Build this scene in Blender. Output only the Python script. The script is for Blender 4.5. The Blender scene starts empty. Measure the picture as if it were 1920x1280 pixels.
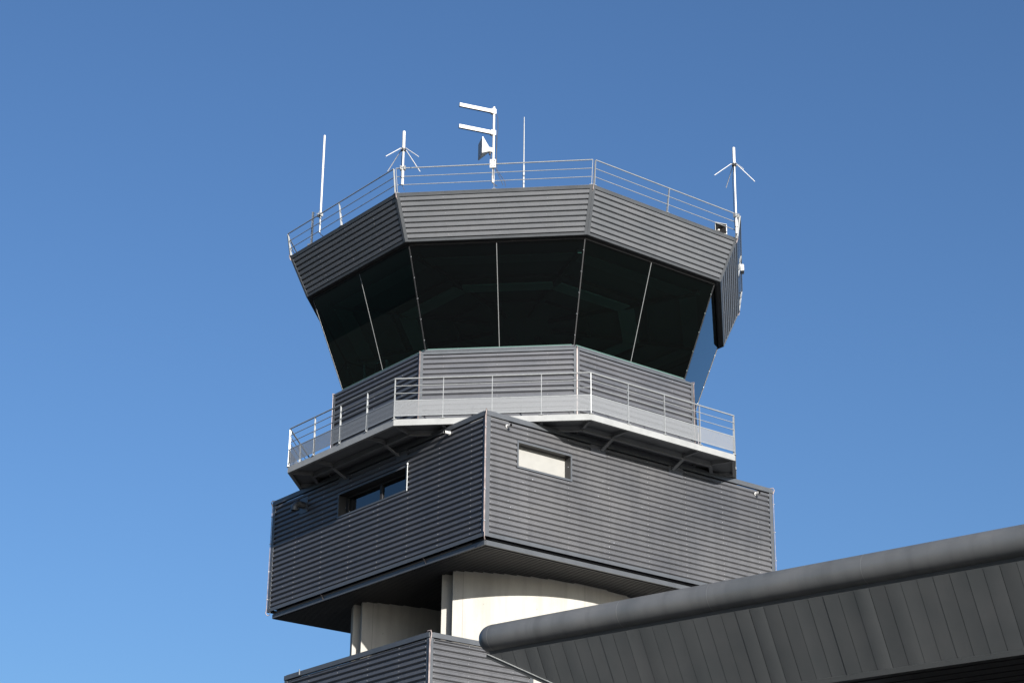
import bpy, math, random
from mathutils import Vector, Matrix
R = math.radians
S = bpy.context.scene
COL = S.collection

# ------------------------------------------------------------------ camera
F_PX, PITCH, ROLL, YAW = 3657.5, 21.986, 0.666, -0.2756
CAM_Y = -55.729
cd = bpy.data.cameras.new('camera'); cam = bpy.data.objects.new('camera', cd); COL.objects.link(cam)
cd.sensor_width = 36; cd.lens = F_PX / 1920 * 36; cd.clip_end = 6000; cd.clip_start = 0.1
pt, ro, ya = R(PITCH), R(ROLL), R(YAW)
fwd = Vector((math.sin(ya)*math.cos(pt), math.cos(ya)*math.cos(pt), math.sin(pt)))
rt = Vector((math.cos(ya), -math.sin(ya), 0)); up = rt.cross(fwd)
r2 = math.cos(ro)*rt + math.sin(ro)*up; u2 = -math.sin(ro)*rt + math.cos(ro)*up
m = Matrix((r2, u2, -fwd)).transposed().to_4x4(); m.translation = (0, CAM_Y, 0)
cam.matrix_world = m
S.camera = cam

# ------------------------------------------------------------------ light
SUN_AZ, SUN_EL = -65.8, 17.2
w = bpy.data.worlds.new('World'); S.world = w; w.use_nodes = True
nt = w.node_tree
sky = nt.nodes.new('ShaderNodeTexSky'); sky.sky_type = 'NISHITA'; sky.sun_disc = False
sky.sun_elevation = R(SUN_EL); sky.sun_rotation = R(90 - SUN_AZ)
sky.altitude = 0; sky.air_density = 1.0; sky.dust_density = 2.5; sky.ozone_density = 6.0
nt.links.new(sky.outputs[0], nt.nodes['Background'].inputs[0])
nt.nodes['Background'].inputs[1].default_value = 0.072
sl = bpy.data.lights.new('sun', 'SUN'); sl.energy = 5.0; sl.angle = R(0.5); sl.color = (1, 0.955, 0.90)
so = bpy.data.objects.new('sun', sl); COL.objects.link(so)
D = Vector((math.cos(R(SUN_EL))*math.cos(R(SUN_AZ)), math.cos(R(SUN_EL))*math.sin(R(SUN_AZ)), math.sin(R(SUN_EL))))
so.rotation_euler = D.to_track_quat('Z', 'Y').to_euler()
vs = S.view_settings; vs.view_transform = 'Standard'; vs.look = 'None'; vs.exposure = 1.1; vs.gamma = 1

# ------------------------------------------------------------------ materials
def mat(name, col, rough=0.5, metal=0.0, var=0.0, vscale=1.5, stretch=(1, 1, 1), bump=0.0, bscale=40, spec=0.5, tint=None, streak=0.0):
    mt = bpy.data.materials.new(name); mt.use_nodes = True; t = mt.node_tree; N = t.nodes; L = t.links
    b = N['Principled BSDF']
    b.inputs['Roughness'].default_value = rough; b.inputs['Metallic'].default_value = metal
    b.inputs['Specular IOR Level'].default_value = spec
    b.inputs['Base Color'].default_value = (*col, 1)
    if var or streak or bump:
        tc = N.new('ShaderNodeTexCoord'); mp = N.new('ShaderNodeMapping'); mp.inputs['Scale'].default_value = stretch
        L.new(tc.outputs['Object'], mp.inputs[0])
    if var or streak:
        n = N.new('ShaderNodeTexNoise'); n.inputs['Scale'].default_value = vscale; n.inputs['Detail'].default_value = 6
        n.inputs['Roughness'].default_value = 0.6
        L.new(mp.outputs[0], n.inputs['Vector'])
        rp = N.new('ShaderNodeMapRange'); rp.inputs[1].default_value = 0.3; rp.inputs[2].default_value = 0.7
        L.new(n.outputs[0], rp.inputs[0])
        mx = N.new('ShaderNodeMix'); mx.data_type = 'RGBA'
        lo = [c*(1-var) for c in col]; hi = [min(1, c*(1+var)) for c in (tint or col)]
        mx.inputs[6].default_value = (*lo, 1); mx.inputs[7].default_value = (*hi, 1)
        L.new(rp.outputs[0], mx.inputs[0]); out = mx.outputs[2]
        if streak:
            mp2 = N.new('ShaderNodeMapping'); mp2.inputs['Scale'].default_value = (5, 5, 0.35)
            L.new(tc.outputs['Object'], mp2.inputs[0])
            n2 = N.new('ShaderNodeTexNoise'); n2.inputs['Scale'].default_value = 1.0; n2.inputs['Detail'].default_value = 5
            L.new(mp2.outputs[0], n2.inputs['Vector'])
            r3 = N.new('ShaderNodeMapRange'); r3.inputs[1].default_value = 0.45; r3.inputs[2].default_value = 0.75
            r3.inputs[3].default_value = 1.0; r3.inputs[4].default_value = 1.0 - streak
            L.new(n2.outputs[0], r3.inputs[0])
            m3 = N.new('ShaderNodeMix'); m3.data_type = 'RGBA'; m3.blend_type = 'MULTIPLY'; m3.inputs[0].default_value = 1
            L.new(out, m3.inputs[6]); L.new(r3.outputs[0], m3.inputs[7]); out = m3.outputs[2]
        L.new(out, b.inputs['Base Color'])
        r4 = N.new('ShaderNodeMapRange'); r4.inputs[3].default_value = max(0.05, rough-0.08); r4.inputs[4].default_value = min(1, rough+0.1)
        L.new(n.outputs[0], r4.inputs[0]); L.new(r4.outputs[0], b.inputs['Roughness'])
    if bump:
        nb = N.new('ShaderNodeTexNoise'); nb.inputs['Scale'].default_value = bscale; nb.inputs['Detail'].default_value = 4
        L.new(tc.outputs['Object'], nb.inputs['Vector'])
        bp = N.new('ShaderNodeBump'); bp.inputs['Strength'].default_value = bump; bp.inputs['Distance'].default_value = 0.02
        L.new(nb.outputs[0], bp.inputs['Height']); L.new(bp.outputs[0], b.inputs['Normal'])
    return mt

M = {}
M['clad'] = mat('grey_cladding', (0.096, 0.100, 0.111), 0.46, 0.45, 0.07, 0.9, (1, 1, 3), tint=(0.102, 0.103, 0.110), streak=0.08, bump=0.10, bscale=1.6)
M['clad_new'] = mat('cab_cladding', (0.130, 0.138, 0.148), 0.50, 0.4, 0.05, 0.9, (1, 1, 3), tint=(0.134, 0.138, 0.145), streak=0.06, bump=0.10, bscale=1.6)
M['clad_old_glare'] = mat('weathered_glare_cladding', (0.070, 0.073, 0.081), 0.52, 0.4, 0.08, 0.3, (1, 1, 1.5), tint=(0.102, 0.102, 0.105), streak=0.14, bump=0.10, bscale=1.6)  # rain-streaked; broad paler patches put sheet tone and glare into the colour
M['trim'] = mat('grey_trim', (0.085, 0.091, 0.098), 0.42, 0.4, 0.08, 2)
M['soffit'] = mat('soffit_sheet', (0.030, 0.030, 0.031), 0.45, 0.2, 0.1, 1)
M['black'] = mat('black_lining', (0.012, 0.012, 0.013), 0.7)
M['screw'] = mat('zinc_screw', (0.5, 0.5, 0.5), 0.35, 0.6)
M['strap'] = mat('copper_strap', (0.17, 0.13, 0.12), 0.5, 0.1, 0.35, 6, tint=(0.21, 0.175, 0.165))
M['steel'] = mat('galvanised_steel', (0.27, 0.28, 0.28), 0.42, 0.25, 0.12, 8)
M['rail'] = mat('galvanised_rail', (0.25, 0.26, 0.26), 0.35, 0.3, 0.1, 8)
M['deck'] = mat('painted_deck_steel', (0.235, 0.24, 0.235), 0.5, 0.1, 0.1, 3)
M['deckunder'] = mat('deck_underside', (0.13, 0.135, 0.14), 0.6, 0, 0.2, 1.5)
M['conc'] = mat('concrete', (0.335, 0.322, 0.29), 0.9, 0, 0.10, 1.6, (1, 1, 0.5), bump=0.25, bscale=30, spec=0.25, streak=0.16)
M['white'] = mat('white_paint', (0.46, 0.455, 0.44), 0.4, 0, 0.05, 5)
M['blind'] = mat('white_shutter', (0.235, 0.232, 0.215), 0.55, 0, 0.05, 3)
M['cable'] = mat('black_cable', (0.02, 0.02, 0.022), 0.5)
M['seam'] = mat('concrete_joint', (0.2, 0.19, 0.175), 0.9)
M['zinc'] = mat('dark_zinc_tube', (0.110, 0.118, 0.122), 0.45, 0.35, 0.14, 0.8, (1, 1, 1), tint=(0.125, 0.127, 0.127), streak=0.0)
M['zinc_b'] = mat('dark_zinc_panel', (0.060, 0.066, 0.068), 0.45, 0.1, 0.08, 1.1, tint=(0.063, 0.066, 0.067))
M['zinc_seam'] = mat('zinc_joint', (0.2, 0.2, 0.2), 0.4, 0.4)
M['gedge'] = mat('glass_edge', (0.07, 0.13, 0.11), 0.3)
M['joint'] = mat('glazing_joint', (0.16, 0.165, 0.165), 0.4)
M['floor'] = mat('interior_floor', (0.06, 0.06, 0.06), 0.8)
M['ceil'] = mat('interior_ceiling', (0.08, 0.09, 0.09), 0.8)
M['teal'] = mat('monitor_case', (0.30, 0.36, 0.36), 0.5)
M['screen'] = mat('dark_screen', (0.01, 0.012, 0.015), 0.1)
M['door'] = mat('facade_glass', (0.03, 0.035, 0.04), 0.08)
M['apron'] = mat('apron_concrete', (0.040, 0.040, 0.041), 0.9, 0, 0.2, 0.15, bump=0.1, bscale=3)
M['grass'] = mat('grass_ground', (0.026, 0.033, 0.018), 0.95, 0, 0.3, 0.08)

def zinc_stains():
    mt = M['zinc']; t = mt.node_tree; N = t.nodes; L = t.links; b = N['Principled BSDF']
    src = b.inputs['Base Color'].links[0].from_socket
    tc = N.new('ShaderNodeTexCoord'); mp = N.new('ShaderNodeMapping'); mp.inputs['Scale'].default_value = (2.2, 0.35, 0.35)
    L.new(tc.outputs['Object'], mp.inputs[0]); n = N.new('ShaderNodeTexNoise'); n.inputs['Scale'].default_value = 1.3; n.inputs['Detail'].default_value = 7
    L.new(mp.outputs[0], n.inputs['Vector'])
    r = N.new('ShaderNodeMapRange'); r.inputs[1].default_value = 0.5; r.inputs[2].default_value = 0.72; r.inputs[3].default_value = 1; r.inputs[4].default_value = 0.80
    L.new(n.outputs[0], r.inputs[0])
    x = N.new('ShaderNodeMix'); x.data_type = 'RGBA'; x.blend_type = 'MULTIPLY'; x.inputs[0].default_value = 1
    L.new(src, x.inputs[6]); L.new(r.outputs[0], x.inputs[7]); L.new(x.outputs[2], b.inputs['Base Color'])
zinc_stains()

def panel_variation(key):
    # each sheet is a slightly different batch: colour scaled by a per-sheet attribute
    mt = M[key]; t = mt.node_tree; N = t.nodes; L = t.links; b = N['Principled BSDF']
    src = b.inputs['Base Color'].links[0].from_socket
    a = N.new('ShaderNodeAttribute'); a.attribute_name = 'tone'; a.attribute_type = 'GEOMETRY'
    x = N.new('ShaderNodeMix'); x.data_type = 'RGBA'; x.blend_type = 'MULTIPLY'; x.inputs[0].default_value = 1
    L.new(src, x.inputs[6]); L.new(a.outputs['Fac'], x.inputs[7]); L.new(x.outputs[2], b.inputs['Base Color'])
for _k in ('zinc_b', 'clad', 'clad_new', 'clad_old_glare'): panel_variation(_k)

def glass_mat(name, tint, ior=1.5, rough=0.0):
    mt = bpy.data.materials.new(name); mt.use_nodes = True; t = mt.node_tree; N = t.nodes; L = t.links
    N.remove(N['Principled BSDF']); out = N['Material Output']
    tr = N.new('ShaderNodeBsdfTransparent'); tr.inputs[0].default_value = (*tint, 1)
    gl = N.new('ShaderNodeBsdfGlossy'); gl.inputs['Roughness'].default_value = rough
    gl.inputs['Color'].default_value = (0.9, 0.97, 1, 1)
    fr = N.new('ShaderNodeFresnel'); fr.inputs[0].default_value = ior
    mx = N.new('ShaderNodeMixShader'); L.new(fr.outputs[0], mx.inputs[0]); L.new(tr.outputs[0], mx.inputs[1]); L.new(gl.outputs[0], mx.inputs[2])
    L.new(mx.outputs[0], out.inputs[0]); return mt
M['glass'] = glass_mat('tinted_glass', (0.24, 0.44, 0.40), 1.40)
M['winglass'] = glass_mat('window_glass', (0.10, 0.13, 0.14), 1.9)

def mesh_mat():
    mt = bpy.data.materials.new('perforated_sheet'); mt.use_nodes = True; t = mt.node_tree; N = t.nodes; L = t.links
    b = N['Principled BSDF']; b.inputs['Base Color'].default_value = (0.170, 0.177, 0.182, 1); b.inputs['Roughness'].default_value = 0.5
    b.inputs['Metallic'].default_value = 0.2
    tc = N.new('ShaderNodeTexCoord'); v = N.new('ShaderNodeTexVoronoi'); v.voronoi_dimensions = '2D'; v.inputs['Scale'].default_value = 55
    v.inputs['Randomness'].default_value = 0.0
    L.new(tc.outputs['UV'], v.inputs['Vector'])
    lt = N.new('ShaderNodeMath'); lt.operation = 'LESS_THAN'; lt.inputs[1].default_value = 0.27; L.new(v.outputs['Distance'], lt.inputs[0])
    tr = N.new('ShaderNodeBsdfTransparent'); mx = N.new('ShaderNodeMixShader')
    L.new(lt.outputs[0], mx.inputs[0]); L.new(b.outputs[0], mx.inputs[1]); L.new(tr.outputs[0], mx.inputs[2])
    L.new(mx.outputs[0], N['Material Output'].inputs[0]); return mt
M['mesh'] = mesh_mat()

# ------------------------------------------------------------------ mesh helpers
class MB:
    def __init__(s): s.v = []; s.f = []; s.m = []; s.sm = []; s.tone = {}
    def face(s, pts, mi=0, smooth=False):
        i = len(s.v); s.v += [tuple(p) for p in pts]; s.f.append(tuple(range(i, i+len(pts)))); s.m.append(mi); s.sm.append(smooth)
    def hexa(s, p, mi=0):
        # p: 8 points, bottom ring 0-3, top ring 4-7 (same order)
        i = len(s.v); s.v += [tuple(q) for q in p]
        for f in ((3, 2, 1, 0), (4, 5, 6, 7), (0, 1, 5, 4), (1, 2, 6, 5), (2, 3, 7, 6), (3, 0, 4, 7)):
            s.f.append(tuple(i+k for k in f)); s.m.append(mi); s.sm.append(False)
    def box(s, c, d, mi=0, rz=0):
        c = Vector(c); x = Vector((math.cos(rz), math.sin(rz), 0))*d[0]/2; y = Vector((-math.sin(rz), math.cos(rz), 0))*d[1]/2; z = Vector((0, 0, d[2]/2))
        s.hexa([c-x-y-z, c+x-y-z, c+x+y-z, c-x+y-z, c-x-y+z, c+x-y+z, c+x+y+z, c-x+y+z], mi)
    def bar(s, p, q, wv, hv, mi=0):
        # prism from p to q, cross-section half-vectors wv, hv
        p, q, wv, hv = map(Vector, (p, q, wv, hv))
        s.hexa([p-wv-hv, q-wv-hv, q+wv-hv, p+wv-hv, p-wv+hv, q-wv+hv, q+wv+hv, p+wv+hv], mi)
    def tube(s, pts, r, n=10, mi=0, cap=True):
        pts = [Vector(p) for p in pts]; rs = r if isinstance(r, (list, tuple)) else [r]*len(pts)
        base = len(s.v); prev = None
        for i, p in enumerate(pts):
            t = (pts[min(i+1, len(pts)-1)] - pts[max(i-1, 0)]).normalized()
            if prev is None:
                a = t.cross(Vector((0, 0, 1)))
                if a.length < 1e-3: a = t.cross(Vector((1, 0, 0)))
            else: a = prev - t*prev.dot(t)
            a.normalize(); prev = a; b = t.cross(a)
            for k in range(n):
                an = 2*math.pi*k/n; s.v.append(tuple(p + (a*math.cos(an)+b*math.sin(an))*rs[i]))
        for i in range(len(pts)-1):
            for k in range(n):
                a0 = base+i*n+k; a1 = base+i*n+(k+1) % n
                s.f.append((a0, a1, a1+n, a0+n)); s.m.append(mi); s.sm.append(True)
        if cap:
            s.face([s.v[base+k] for k in range(n)][::-1], mi); e = base+(len(pts)-1)*n
            s.face([s.v[e+k] for k in range(n)], mi)
    def build(s, name, mats, parent=None, loc=(0, 0, 0)):
        me = bpy.data.meshes.new(name); me.from_pydata(s.v, [], s.f)
        if not isinstance(mats, (list, tuple)): mats = [mats]
        for x in mats: me.materials.append(x)
        me.polygons.foreach_set('material_index', s.m); me.polygons.foreach_set('use_smooth', s.sm)
        at = me.attributes.new('tone', 'FLOAT', 'FACE'); at.data.foreach_set('value', [s.tone.get(i, 1.0) for i in range(len(s.f))])
        me.update(); o = bpy.data.objects.new(name, me); COL.objects.link(o); o.location = loc
        if parent: o.parent = parent
        return o

PHI = R(-6.7337)
def W(x, y, z=0): return (x*math.cos(PHI)-y*math.sin(PHI), x*math.sin(PHI)+y*math.cos(PHI), z)
def tag(o, label, cat, group=None, kind=None):
    if label: o['label'] = label
    if cat: o['category'] = cat
    if group: o['group'] = group
    if kind: o['kind'] = kind
    return o
def thing(name, label, cat, loc, rz=0.0, group=None):
    o = bpy.data.objects.new(name, None); COL.objects.link(o); o.empty_display_size = 0.3
    o.location = loc; o.rotation_euler = (0, 0, rz); return tag(o, label, cat, group)
def oct_(Rr, k, z):
    a = R(-112.5+45*(k-2)); return Vector((Rr*math.cos(a), Rr*math.sin(a), z))
def onorm(k):   # outward normal of the side between vertex k and k+1
    a = R(-90+45*(k-2)); return Vector((math.cos(a), math.sin(a), 0))
UP = Vector((0, 0, 1))

PERIOD, DEPTH = 0.15, 0.052
PROF = [(0.0, 0), (0.018, 0), (0.052, 1), (0.118, 1), (0.149, 0)]   # fractions handled in metres over one period
def corrugated(mb, b0, b1, t0, t1, n, holes=(), off=0.0, mi=0, period=PERIOD, depth=DEPTH, prof=PROF):
    """trapezoidal sheet between bottom edge b0-b1 and top edge t0-t1, ribs along the edge; n outward normal;
       holes = (u0,u1,v0,v1) in metres measured from b0."""
    b0, b1, t0, t1, n = map(Vector, (b0, b1, t0, t1, n)); H = ((t0+t1)/2-(b0+b1)/2).length
    L = (b1-b0).length; nn = max(1, round(H/period)); per = H/nn
    lv = []
    for i in range(nn):
        for (a, d) in prof: lv.append((i*per + a/period*per*PERIOD/PERIOD, d))
    lv.append((H, 0))
    rs_ = random.Random(int(L*977+b0.x*31+b0.y*57)); cuts = [0.0]; u_ = rs_.uniform(1.3, 2.9)
    while u_ < L-.8: cuts.append(u_/L); u_ += 2.86
    cuts.append(1.0); sheets = [(cuts[i], cuts[i+1], rs_.choice((.94, .98, 1.0, 1.03, 1.06))) for i in range(len(cuts)-1)]
    def pt(u, v, d):
        f = v/H; p0 = b0.lerp(t0, f); p1 = b1.lerp(t1, f); return p0.lerp(p1, u) + n*(off + d*depth)
    for (v0, d0), (v1, d1) in zip(lv, lv[1:]):
        if v1-v0 < 1e-6: continue
        vm = (v0+v1)/2; spans = [(0.0, 1.0)]
        for (u0, u1, h0, h1) in holes:
            if h0 < vm < h1:
                ns = []
                for (a, b) in spans:
                    if u0/L > a: ns.append((a, min(b, u0/L)))
                    if u1/L < b: ns.append((max(a, u1/L), b))
                spans = ns
        for (a, b) in spans:
            for q, (sa, sb, tn) in enumerate(sheets):
                a2, b2 = max(a, sa), min(b, sb)
                if b2-a2 > 1e-4:
                    mb.tone[len(mb.f)] = tn
                    mb.face([pt(a2, v0, d0), pt(b2, v0, d0), pt(b2, v1, d1), pt(a2, v1, d1)], mi)
    return nn, per
def screws(mb, b0, b1, t0, t1, n, us, mi, every=1, off=DEPTH, seed=1, size=0.014, holes=()):
    rnd = random.Random(seed)
    b0, b1, t0, t1, n = map(Vector, (b0, b1, t0, t1, n)); H = ((t0+t1)/2-(b0+b1)/2).length; L = (b1-b0).length
    nn = max(1, round(H/PERIOD)); per = H/nn; side = (b1-b0).normalized(); upv = side.cross(n).normalized()
    for u in us:
        for i in range(0, nn, every):
            if rnd.random() < 0.12: continue
            v = (i+0.087/PERIOD)*per + rnd.uniform(-.006, .006); uu = u + rnd.uniform(-.012, .012)
            if any(a-.05 < uu < b+.05 and c-.05 < v < d+.05 for a, b, c, d in holes): continue
            f = v/H; c = b0.lerp(t0, f).lerp(b1.lerp(t1, f), uu/L) + n*(off+0.001)
            q = [c+side*size*math.cos(a)+upv*size*math.sin(a) for a in (0, 1.571, 3.1416, 4.712)]
            tip = c+n*size*0.9
            for k in range(4): mb.face([q[k], q[(k+1) % 4], tip], mi)

# ------------------------------------------------------------------ setting
g = MB(); g.box((0, 0, -1.75), (6000, 6000, 0.3)); o = g.build('ground', M['grass']); tag(o, None, None, kind='structure')
g = MB(); g.box((0, -20, -1.597), (260, 190, 0.014)); o = g.build('apron', M['apron']); tag(o, None, None, kind='structure')

# ------------------------------------------------------------------ control tower
T = thing('control_tower', 'dark grey airport control tower with octagonal glass cab above a corrugated square storey', 'control tower', (0, 0, -1.59), PHI)
TZ = Vector((0, 0, 1.59))
def tb(mb, name, mats, parent=None):
    o = mb.build(name, mats, parent or T)
    o.location = TZ if (parent is None) else (0, 0, 0)
    return o

# --- the square storey (diamond to the octagon)
HD = 7.491; ZT, ZB = 17.536, 14.124
cor = {'front': Vector((0, -HD, 0)), 'right': Vector((HD, 0, 0)), 'back': Vector((0, HD, 0)), 'left': Vector((-HD, 0, 0))}
faces = [('left', 'front'), ('front', 'right'), ('right', 'back'), ('back', 'left')]
FL = HD*math.sqrt(2)
# holes in metres from the left bottom corner of each face, as seen from outside
h_left = (FL/2-1.695, FL/2+1.705, 16.215-ZB-.10, 16.905-ZB-.10)
h_right = (FL/2-4.24, FL/2-2.39, 16.215-ZB-.10, 16.905-ZB-.10)
for (a, b) in faces:
    A, B = cor[a], cor[b]; n = (B-A).cross(UP).normalized(); ax = (B-A).normalized()
    holes = [h_left] if a == 'left' else [h_right] if a == 'front' else []
    mb = MB(); z0, z1 = ZB+.10, ZT-.14
    inset = n*(-DEPTH)
    b0, b1, t0, t1 = [p+inset for p in (A+UP*z0+ax*.13, B+UP*z0-ax*.13, A+UP*z1+ax*.13, B+UP*z1-ax*.13)]
    hs = [(h[0]-.13, h[1]-.13, h[2]-.0, h[3]-.0) for h in holes]
    corrugated(mb, b0, b1, t0, t1, n, hs)
    us = [1.25+1.43*i for i in range(7)] + [0.04, FL-.30]
    screws(mb, b0, b1, t0, t1, n, us, 1, seed=hash(a) % 7 if False else len(a), holes=hs)
    rnd = random.Random(len(b)+3)
    # stray rivets and bird marks
    for i in range(26):
        u = rnd.uniform(.5, FL-.6); v = rnd.uniform(.1, z1-z0-.8); k = round(v/0.15)
        c = b0+ax*u+UP*(k*(z1-z0)/round((z1-z0)/.15)+.075)+n*(DEPTH+.002)
        mb.bar(c, c+ax*rnd.uniform(.01, .03), UP*rnd.uniform(.004, .012), n*.001, 1)
    # lower and upper flashings
    mb.bar(A+UP*(ZB+.05)-n*.001, B+UP*(ZB+.05)-n*.001, UP*.05, n*.012, 2)
    wall = tb(mb, 'wall', [M['clad_old_glare'] if a == 'front' else M['clad'], M['screw'], M['trim']])
    mb = MB()
    mb.bar(A+UP*(ZT-.065)-n*.02-ax*.0, B+UP*(ZT-.065)-n*.02, UP*.062, n*.045)
    mb.bar(A+UP*(ZT+.004)-n*.12+ax*.10, B+UP*(ZT+.004)-n*.12-ax*.10, UP*.006, n*.14)
    tb(mb, 'coping', M['trim'])
    # recessed beam under the cladding
    mb = MB()
    ai, bi = A*(1-.19/HD), B*(1-.19/HD)
    mb.bar(ai+UP*13.995, bi+UP*13.995, UP*.062, n*.03, 0)
    mb.bar(ai+UP*14.11-n*.1, bi+UP*14.11-n*.1, UP*.03, n*.10, 1)
    tb(mb, 'edge_beam', [M['trim'], M['black']])
# corner trims, straps
for nm, c in cor.items():
    o_ = c.normalized(); t_ = Vector((-o_.y, o_.x, 0))
    n1 = (o_+t_).normalized(); n2 = (o_-t_).normalized()     # the two faces' normals
    mb = MB()
    zc = (ZT+ZB)/2-.02; hz = (ZT-ZB)/2-.07
    for nn_, sd in ((n1, 1), (n2, -1)):
        al = (t_*1.0 - o_*1.0).normalized() if sd > 0 else (-t_*1.0 - o_*1.0).normalized()
        p = c + al*.0675 - nn_*.006 + UP*zc
        mb.bar(p-UP*hz, p+UP*hz, al*.0675, nn_*.009)
    tb(mb, 'corner_trim', M['trim'])
    mb = MB(); p = c + o_*.012 
    pts = [p+UP*(ZB-.06)-o_*.10, p+UP*(ZB-.10)-o_*.04+n2*.01, p+UP*(ZB-.02)+o_*.03, p+UP*(ZB+.12)+o_*.01]
    mb.tube(pts, .014, 8); mb.bar(p+UP*(ZB+.1)+n2*.018, p+UP*(ZT-.06)+n2*.018, (n1-n2).normalized()*.018, (n1+n2).normalized()*.006)
    mb.tube([p+UP*(ZT-.16)+o_*.006, p+UP*(ZT-.03)+o_*.05, p+UP*(ZT+.04)+o_*.02, p+UP*(ZT+.03)-o_*.1], .014, 8)
    for k in range(4): mb.box(p+UP*(ZB+.4+k*.85)+n2*.02, (.04, .04, .02), 1, R(45))
    tb(mb, 'lightning_strap', [M['strap'], M['screw']])
# soffit of the storey, corrugated parallel to the front-right face
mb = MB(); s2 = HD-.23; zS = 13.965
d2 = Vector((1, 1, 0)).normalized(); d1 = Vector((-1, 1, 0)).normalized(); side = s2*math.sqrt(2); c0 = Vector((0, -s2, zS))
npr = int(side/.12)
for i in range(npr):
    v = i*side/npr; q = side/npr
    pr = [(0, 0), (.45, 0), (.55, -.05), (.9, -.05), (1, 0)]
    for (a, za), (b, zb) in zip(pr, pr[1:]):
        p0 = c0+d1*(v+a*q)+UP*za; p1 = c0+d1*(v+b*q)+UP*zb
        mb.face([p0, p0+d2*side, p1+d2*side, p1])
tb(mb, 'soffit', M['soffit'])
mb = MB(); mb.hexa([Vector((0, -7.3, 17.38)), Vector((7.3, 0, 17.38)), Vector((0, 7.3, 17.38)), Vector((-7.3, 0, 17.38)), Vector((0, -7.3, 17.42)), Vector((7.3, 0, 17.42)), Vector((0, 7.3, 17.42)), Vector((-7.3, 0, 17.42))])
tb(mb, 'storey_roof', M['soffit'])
# drooping wire clips on the lower left beam
for u in (.745, .27):
    p = cor['left'].lerp(cor['front'], u)*(1-.05/HD); n = Vector((-1, -1, 0)).normalized()
    mb = MB(); mb.tube([p+UP*14.13+n*.03, p+UP*14.06-n*.03, p+UP*13.97-n*.08, p+UP*13.95-n*.22], .013, 8)
    tb(mb, 'cable_clip', M['strap'])

# --- windows of the square storey
def window(a, b, hole, depth, panes, name_mat, blind):
    A, B = cor[a], cor[b]; n = (B-A).cross(UP).normalized(); ax = (B-A).normalized()
    u0, u1, v0, v1 = hole[0], hole[1], hole[2]+ZB+.10, hole[3]+ZB+.10
    def P(u, z, d): return A+ax*u+UP*z+n*d
    mb = MB(); fw = .045
    # proud frame
    mb.bar(P(u0-.02, v1+.01, -.006), P(u1+.02, v1+.01, -.006), UP*.03, n*.014)
    mb.bar(P(u0-.02, v0-.01, -.004), P(u1+.02, v0-.01, -.004), UP*.026, n*.018)
    mb.bar(P(u0+.005, v0+.017, -.004), P(u0+.005, v1-.021, -.004), ax*.024, n*.012)
    mb.bar(P(u1-.005, v0+.017, -.004), P(u1-.005, v1-.021, -.004), ax*.024, n*.012)
    # reveal, near-black so the shade of the recess sits in its colour
    mb.face([P(u0+.03, v1-.02, -.01), P(u1-.03, v1-.02, -.01), P(u1-.03, v1-.02, -depth), P(u0+.03, v1-.02, -depth)], 1)
    mb.face([P(u0+.03, v0+.016, -.01), P(u0+.03, v0+.016, -depth), P(u1-.03, v0+.016, -depth), P(u1-.03, v0+.016, -.01)], 1)
    mb.face([P(u0+.03, v0+.016, -.01), P(u0+.03, v1-.02, -.01), P(u0+.03, v1-.02, -depth), P(u0+.03, v0+.016, -depth)], 1)
    mb.face([P(u1-.03, v0+.016, -.01), P(u1-.03, v0+.016, -depth), P(u1-.03, v1-.02, -depth), P(u1-.03, v1-.02, -.01)], 1)
    fo = tb(mb, 'window', [M['trim'], M['soffit']])
    if blind:
        mb = MB(); mb.bar(P((u0+u1)/2-(u1-u0)/2+.03, (v0+v1)/2, -depth), P(u1-.03, (v0+v1)/2, -depth), UP*((v1-v0)/2-.01), n*.01)
        tb(mb, 'shutter', M['blind'], fo)
    else:
        mb = MB(); D_ = depth
        xs = [u0+.03, u0+.20, (u0+u1)/2-.02, u1-.03]
        mb.bar(P(u0+.03, v0+.05, -D_+.02), P(u1-.03, v0+.05, -D_+.02), UP*.03, n*.02)
        mb.bar(P(u0+.03, v1-.06, -D_+.02), P(u1-.03, v1-.06, -D_+.02), UP*.035, n*.02)
        for x, hw in ((u0+.09, .05), ((u0+u1)/2+.1, .055), (u1-.05, .02)):
            mb.bar(P(x, v0+.08, -D_+.022), P(x, v1-.095, -D_+.022), ax*hw, n*.02)
        tb(mb, 'sash', M['black'], fo)
        for (xa, xb) in ((u0+.14, (u0+u1)/2+.045), ((u0+u1)/2+.155, u1-.07)):
            mb = MB(); mb.face([P(xa, v0+.08, -D_), P(xb, v0+.08, -D_), P(xb, v1-.095, -D_), P(xa, v1-.095, -D_)])
            tb(mb, 'pane', M['winglass'], fo)
        mb = MB(); mb.bar(P(u0+.14, v0, -D_-.03), P(u0+.14, v1, -D_-.03), ax*.14, n*.003)
        tb(mb, 'curtain', M['blind'], fo)
        mb = MB(); q = P((u0+u1)/2+.1, v0+.09, -D_+.07); mb.tube([q-n*.03, q+n*.02], .03, 10)
        tb(mb, 'lock', M['steel'], fo)
        mb = MB(); q = P(u1+.045, v0-.03, .01); mb.tube([q, q+UP*.78], .016, 8); mb.tube([q+UP*.74, q+UP*.80], .03, 8)
        tb(mb, 'blind_guide', M['steel'], fo)
        # dim room behind
        mb = MB(); mb.box((A+ax*((u0+u1)/2)+UP*((v0+v1)/2)-n*(D_+1.0)), (u1-u0+.4, 1.9, 1.3), 0, math.atan2(ax.y, ax.x)); tb(mb, 'room_lining', M['black'], fo)
    return fo
window('left', 'front', h_left, .30, 2, None, False)
window('front', 'right', h_right, .26, 0, None, True)

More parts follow.
